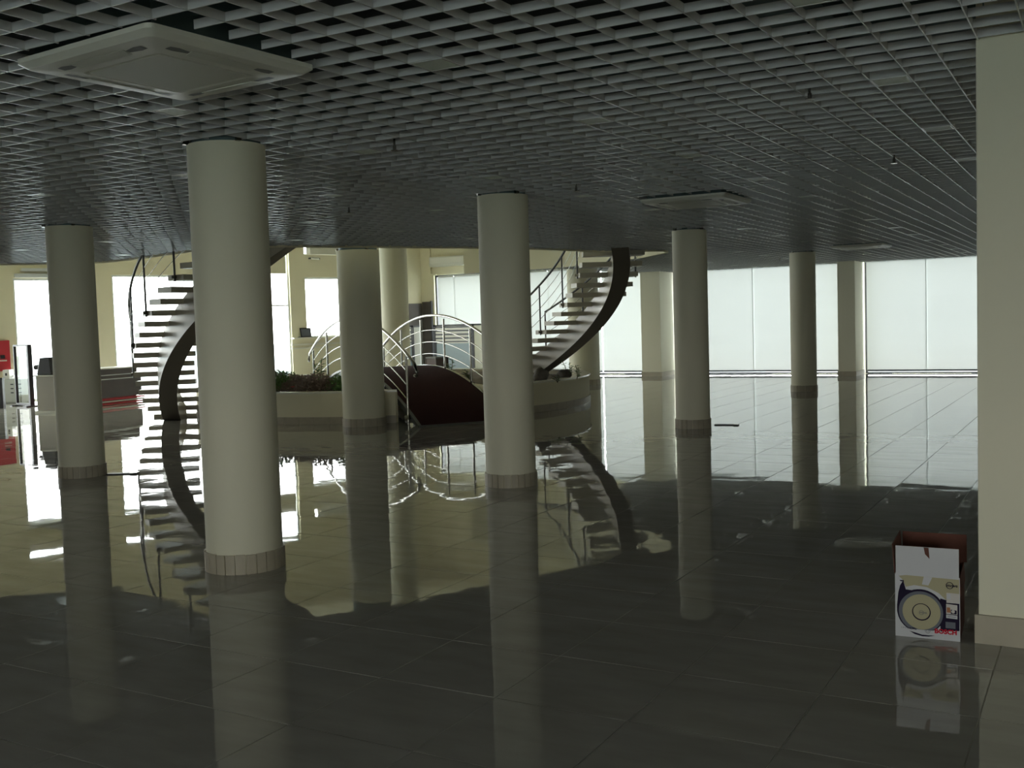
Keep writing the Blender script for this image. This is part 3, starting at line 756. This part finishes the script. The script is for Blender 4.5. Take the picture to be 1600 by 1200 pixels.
# second air unit at the upper window and the camera below it
t = thing('wall_air_unit', fac(8.2, .1, 3.7), 'white air unit across the foot of the upper window', 'air conditioner')
MB().box(7.95, 8.95, -.24, -.002, 3.69, 3.93, 0, FT).obj('body', ACW, t, .02); MB().box(8.0, 8.9, -.245, -.2, 3.685, 3.71, 0, FT).obj('air_flap', ACG, t)
t = thing('security_camera', fac(8.15, .1, 3.6), 'small security camera below the upper air unit', 'camera')
MB().box(8.02, 8.06, -.10, -.002, 3.56, 3.60, 0, FT).obj('bracket', DARKM, t); MB().tube([FT @ Vector((8.05, -.12, 3.58)), FT @ Vector((8.28, -.16, 3.565))], .035, 10).obj('body', ACW, t); MB().tube([FT @ Vector((8.28, -.16, 3.565)), FT @ Vector((8.30, -.163, 3.563))], .028, 10).obj('lens', BLACK, t)
# picture frame on the sill
T = FT @ Matrix.Translation((7.80, -.11, 1.31)) @ Matrix.Rotation(radians(-14), 4, 'X')
t = thing('tilted_frame', FT @ Vector((7.8, -.11, 1.31)), 'small dark framed picture leaning on the window sill', 'picture frame')
MB().box(-.17, .17, 0, .02, 0, .03, 0, T).box(-.17, .17, 0, .02, .25, .28, 0, T).box(-.17, -.14, 0, .02, .03, .25, 0, T).box(.14, .17, 0, .02, .03, .25, 0, T).obj('frame', BLACK, t)
MB().box(-.14, .14, .005, .015, .03, .25, 0, T).obj('picture', PGREY, t)
MB().box(-.22, .28, -.05, .09, 0.0, .014, 0, FT @ Matrix.Translation((7.80, -.11, 1.31))).obj('foot', BLACK, t)

# ------------------------------------------------------------------ reception corner at the left
def LB(px0, d0, px1, d1):                    # frame along a line seen from px0 (depth d0) to px1 (depth d1)
    a = W((px0-800)/F_PX*d0, d0); b = W((px1-800)/F_PX*d1, d1); v = b-a
    return rotz(atan2(v.y, v.x), a), v.length
T, Ld = LB(147, 22.8, 217, 24.0)
t = thing('reception_desk', T @ Vector((Ld/2, .3, 0)), 'long dark reception desk with pale bands behind the far left column', 'desk')
MB().box(0, Ld, .05, .75, .16, .80, 0, T).obj('front', DESKD, t)
MB().box(-.02, Ld-.08, .0, .8, .80, .825, 0, T).obj('top', WHITE, t)
MB().box(-.01, Ld+.02, .03, .05, .655, .675, 0, T).obj('band', FRAMEW, t); MB().box(-.01, Ld+.10, .02, .05, .565, .585, 0, T).obj('band', FRAMEW, t)
MB().box(Ld, Ld+.12, .05, .75, .16, .58, 0, T).obj('end_panel', DESKD, t)
for k in range(3): MB().box(-.02, Ld+.16, .0, .7, .012+.05*k, .042+.05*k, 0, T).obj('plinth_board', RED if k % 2 == 0 else PINK, t)
MB().box(0, Ld, .1, .7, 0, .16, 0, T).obj('plinth', RED, t)

T, Lp = LB(54, 21.4, 92, 21.2)
t = thing('podium', T @ Vector((Lp/2, .2, 0)), 'pale podium beside the far left column carrying a dark covered screen', 'podium')
MB().box(0, Lp, .03, .45, .05, .75, 0, T).obj('body', PODM, t, .01); MB().box(-.03, Lp+.03, 0, .5, .75, .775, 0, T).obj('top', WHITE, t); MB().box(-.01, Lp+.02, -.03, .5, 0, .05, 0, T).obj('base', WHITE, t)
t = thing('covered_screen', T @ Vector((.18, .25, .78)), 'dark tapered screen cover standing on the podium', 'screen')
vs = [T @ Vector(q) for q in ((-.06, .12, .775), (.33, .12, .775), (.33, .38, .775), (-.06, .38, .775), (-.04, .18, 1.12), (.24, .18, 1.14), (.24, .34, 1.14), (-.04, .34, 1.12))]
vs[4] = T @ Vector((-.02, .18, 1.13))
MB().add(vs, [(3, 2, 1, 0), (4, 5, 6, 7), (0, 1, 5, 4), (1, 2, 6, 5), (2, 3, 7, 6), (3, 0, 4, 7)]).obj('cover', BLACK, t, .02)
MB().tube([T @ Vector((-.05, .25, .95)), T @ Vector((-.20, .25, .93))], .05, 10).obj('side_arm', BLACK, t)
T, Lq = LB(25, 23.9, 49, 23.5)
t = thing('glass_stand', T @ Vector((Lq/2, 0, 0)), 'black framed glass panel stand against the far left window', 'display stand')
MB().box(0, .03, -.03, .03, 0.0, 1.40, 0, T).box(Lq-.07, Lq, -.05, .05, 0.0, 1.40, 0, T).box(.03, Lq-.07, -.03, .03, 1.36, 1.40, 0, T).box(.03, Lq-.07, -.03, .03, 0.02, .07, 0, T).obj('frame', BLACK, t)
MB().add([T @ Vector(q) for q in ((.03, 0, .07), (Lq-.07, 0, .07), (Lq-.07, 0, 1.36), (.03, 0, 1.36))], [(0, 1, 2, 3)]).obj('pane', GLASS, t)
MB().box(Lq-.10, Lq+.06, -.18, .18, 0, .025, 0, T).box(-.03, .05, -.15, .15, 0, .025, 0, T).obj('foot', BLACK, t)
for (a, b, d, lb) in ((2, 23.5, 24.9, 'pale grey storage cabinet at the left edge, left of a pair'), (24, 31, 24.9, 'narrow pale storage cabinet right of its wider twin at the left edge')):
    T, L1 = LB(a, d, b, d-.02)
    t = thing('storage_cabinet', T @ Vector((L1/2, .2, 0)), lb, 'cabinet')
    MB().box(0, L1, .02, .4, .0, .57, 0, T).obj('body', GREYB, t, .008); MB().box(.01, L1-.01, .0, .018, .03, .54, 0, T).obj('door', GREYB, t, .004)
    for k in range(3): MB().box(L1*.65, L1*.65+.07, -.006, 0, .24+.1*k, .265+.1*k, 0, T).obj('slot', BLACK, t)
T, L1 = LB(3, 24.95, 13, 24.95)
t = thing('small_carton', T @ Vector((.08, .1, .57)), 'small white carton on the storage cabinet by the red board', 'box')
MB().box(0, L1, .06, .3, .575, .80, 0, T).obj('body', WHITE, t, .006); MB().box(.06, .10, .05, .062, .66, .72, 0, T).obj('mark', BLACK, t)
T, L1 = LB(15.5, 24.95, 31, 24.95)
t = thing('paper_bundle', T @ Vector((.1, .2, .58)), 'untidy white paper bundle lying on the storage cabinets', 'papers')
vs = []
for i in range(7):
    for j in range(4): vs.append(T @ Vector((L1*i/6, .08+.25*j/3, .58+.04+.045*sin(i*1.7+j)+.04*(i/6))))
MB().add(vs, [(i*4+j, i*4+4+j, i*4+5+j, i*4+1+j) for i in range(6) for j in range(3)]).obj('sheet', WHITE, t)
t = thing('red_board', fac(-.42, .04, 1.1), 'red wall board with small black and white marks at the left edge', 'board')
MB().box(-.75, -.10, -.05, -.002, .76, 1.50, 0, FT).obj('panel', RED, t, .006); MB().box(-.32, -.22, -.056, -.05, 1.06, 1.15, 0, FT).obj('mark', BLACK, t); MB().box(-.34, -.18, -.056, -.05, 1.00, 1.03, 0, FT).obj('mark', WHITE, t)
T, L1 = LB(-22, 23.2, 3.0, 23.2)
t = thing('dark_bin', T @ Vector((L1/2, .15, 0)), 'tall dark bin cut by the left picture edge', 'bin')
MB().box(0, L1, 0, .12, 0, .64, 0, T).obj('body', FRAMED, t, .01); MB().box(-.01, L1+.01, -.01, .13, .64, .68, 0, T).obj('lid', BLACK, t)
# thin dark plates lying at two column feet
for (x, y, a, lb) in ((-7.38, 4.88, .5, 'thin dark plate on the floor at the foot of the far left column'), (-2.50, 11.36, .15, 'thin dark plate on the floor beside the column before the blinds')):
    t = thing('floor_plate', (x, y, 0), lb, 'plate')
    MB().box(-.17, .17, -.05, .05, .002, .012, 0, rotz(a, (x, y, 0))).obj('plate', BLACK, t); MB().box(.10, .17, -.06, .06, .012, .018, 0, rotz(a, (x, y, 0))).obj('rim', CHROME, t)

# ------------------------------------------------------------------ cardboard box
BX0, BX1, BY0, BY1, BZ = 0.0, .288, 0.0, .35, .303
Tb = rotz(radians(3.2), (1.338, 2.140, 0))
box = thing('cardboard_box', Tb @ Vector((.144, .175, 0)), 'open white printed cardboard box on the floor beside the big square pillar', 'box')
c_ = .004
MB().box(0, BX1, 0, c_, 0, BZ, 0, Tb).obj('front_panel', CARDW, box)
MB().box(0, BX1, BY1-c_, BY1, 0, BZ, 0, Tb).obj('back_panel', CARDB, box)
MB().box(0, c_, c_, BY1-c_, 0, BZ, 0, Tb).obj('side_panel', CARDW, box)
MB().box(BX1-c_, BX1, c_, BY1-c_, 0, BZ, 0, Tb).obj('side_panel', CARDB, box)
MB().box(c_, BX1-c_, c_, BY1-c_, 0, c_, 0, Tb).obj('bottom_panel', CARDB, box)
def flap(p0, p1, hgt, tilt, name, m1, m2, out):
    a = Vector(p0); b = Vector(p1); d = (b-a).normalized(); n = Vector(out)
    up_ = (Vector((0, 0, 1))*cos(tilt) + n*sin(tilt))*hgt
    th = (n*cos(tilt)-Vector((0, 0, 1))*sin(tilt))*c_
    vs = [a, b, b+up_, a+up_]; vo = [v+th for v in vs]
    return MB().add([Tb @ v for v in vs+vo], [(3, 2, 1, 0), (4, 5, 6, 7)], 0).add([Tb @ v for v in vs+vo], [(0, 1, 5, 4), (1, 2, 6, 5), (2, 3, 7, 6), (3, 0, 4, 7)], 1).obj(name, [m1, m2], box)
flap((0.004, c_, BZ), (BX1-.004, c_, BZ), .138, radians(1), 'front_flap', CARDW, CARDB, (0, -1, 0))
flap((0, BY1-c_, BZ), (BX1+.012, BY1-c_, BZ), .140, radians(-3), 'back_flap', CARDB, CARDB, (0, 1, 0))
flap((0, .01, BZ), (0, BY1-.01, BZ), .143, radians(4), 'left_flap', CARDB, CARDB, (-1, 0, 0))
flap((BX1, .01, BZ), (BX1, BY1-.01, BZ), .09, radians(177), 'right_flap', CARDB, CARDB, (1, 0, 0))
pr = bpy.data.objects.new('front_print', None); COL.objects.link(pr); pr.location = Tb @ Vector((.144, 0, .15)); parent_to(pr, box)
def P2(u, v, lay=0): # u right 0..1, v up 0..1 on the front face
    return Tb @ Vector((u*BX1, -.0006-.0005*lay, v*BZ))
def poly(pts, m, lay, name='print'): return MB().add([P2(u, v, lay) for u, v in pts], [tuple(range(len(pts)))]).obj(name, m, pr)
def disc(cu, cv, r, m, lay, n=40, clip=0.135):
    k = BX1/BZ
    return poly([(min(.985, cu+r*cos(2*pi*i/n)), max(clip, cv+r*k*sin(2*pi*i/n))) for i in range(n)], m, lay)
# face frame: u from zoom x 100..1120, v from y 1080 (bottom, slanted) to 90 (top)
poly([(.06, .97), (.17, .99), (.99, .975), (.99, .62), (.80, .63), (.68, .74), (.5, .82), (.3, .84), (.17, .80), (.12, .91)], CREAM, 0)
poly([(.45, .985), (.58, .98), (.52, .85), (.42, .86)], PGREY if False else CARDW, 1)
poly([(.07, .905), (.14, .905), (.14, .885), (.09, .885)], NAVY, 2)
poly([(.13, .90), (.08, .82), (.05, .70), (.03, .50), (.03, .40), (.06, .30), (.09, .23), (.2, .4), (.35, .75), (.17, .76)], NAVY, 1)
disc(.40, .43, .37, NAVY, 2); poly([(.70, .66), (.99, .60), (.99, .17), (.70, .135)], NAVY, 1)
disc(.40, .42, .345, PGREY, 3); disc(.41, .42, .295, CREAM, 4)
disc(.41, .42, .145, NAVY, 5); disc(.41, .425, .128, CREAM, 6)
poly([(.795, .76), (.99, .755), (.99, .60), (.795, .60)], PINK, 3); poly([(.80, .745), (.86, .745), (.86, .66), (.80, .66)], CARDW, 4)
poly([(.79, .585), (.96, .575), (.96, .42), (.79, .425)], PINK, 5); poly([(.80, .53), (.85, .53), (.86, .45), (.80, .45)], PORNG, 6); poly([(.86, .50), (.95, .49), (.95, .43), (.86, .43)], NAVY, 6); disc(.895, .47, .028, PINK, 7)
poly([(.79, .415), (.96, .41), (.96, .355), (.79, .36)], CARDW, 5); poly([(.81, .39), (.94, .387), (.94, .380), (.81, .383)], PGREY, 6)
poly([(.22, .10), (.30, .055), (.42, .03), (.52, .035), (.62, .06), (.52, .055), (.42, .055), (.32, .08)], NAVY, 1)
poly([(.78, .30), (.93, .30), (.93, .20), (.78, .20)], PGREY, 6)
def ringp(cu, cv, r, w_, m, lay, n=32):
    k = BX1/BZ; vs = []
    for i in range(n):
        a = 2*pi*i/n; vs += [P2(cu+r*cos(a), cv+r*k*sin(a), lay), P2(cu+(r-w_)*cos(a), cv+(r-w_)*k*sin(a), lay)]
    return MB().add(vs, [(2*i, 2*((i+1) % n), 2*((i+1) % n)+1, 2*i+1) for i in range(n)]).obj('ring_mark', m, pr)
ringp(.845, .875, .058, .010, NAVY, 3); ringp(.41, .41, .038, .006, PGREY, 7); ringp(.505, .125, .040, .006, PGREY, 3); ringp(.505, .125, .022, .005, PGREY, 3)
def text(s, u, v, size, m, lay, bold=0.0):
    cu = bpy.data.curves.new('lettering', 'FONT'); cu.body = s; cu.size = size; cu.offset = bold; cu.extrude = .0003; cu.resolution_u = 3; cu.materials.append(m)
    ob = bpy.data.objects.new('lettering', cu); COL.objects.link(ob)
    dg = bpy.context.evaluated_depsgraph_get(); me = bpy.data.meshes.new_from_object(ob.evaluated_get(dg)); COL.objects.unlink(ob); bpy.data.objects.remove(ob)
    T_ = Matrix.Translation(P2(u, v, lay)) @ Matrix.Rotation(radians(3.2), 4, 'Z') @ Matrix.Rotation(pi/2, 4, 'X'); me.transform(T_)
    if not me.materials: me.materials.append(m)
    o = bpy.data.objects.new('lettering', me); COL.objects.link(o); parent_to(o, pr); return o
text('BOSCH', .61, .105, .030, PRED, 3, .0014)
text('move', .80, .855, .0215, NAVY, 4, .0004); text('move', .385, .40, .014, PGREY, 8, .0002)
text('HOME', .195, .128, .014, NAVY, 3, .0004); text('1.4 x', .09, .135, .012, PGREY, 3, .0)
MB().add([Tb @ Vector(q) for q in ((.130, -.0035, BZ+.137), (.152, -.0035, BZ+.136), (.156, -.0035, BZ+.083), (.136, -.0035, BZ+.105))], [(0, 1, 2, 3)]).obj('torn_tape', CARDB, box)
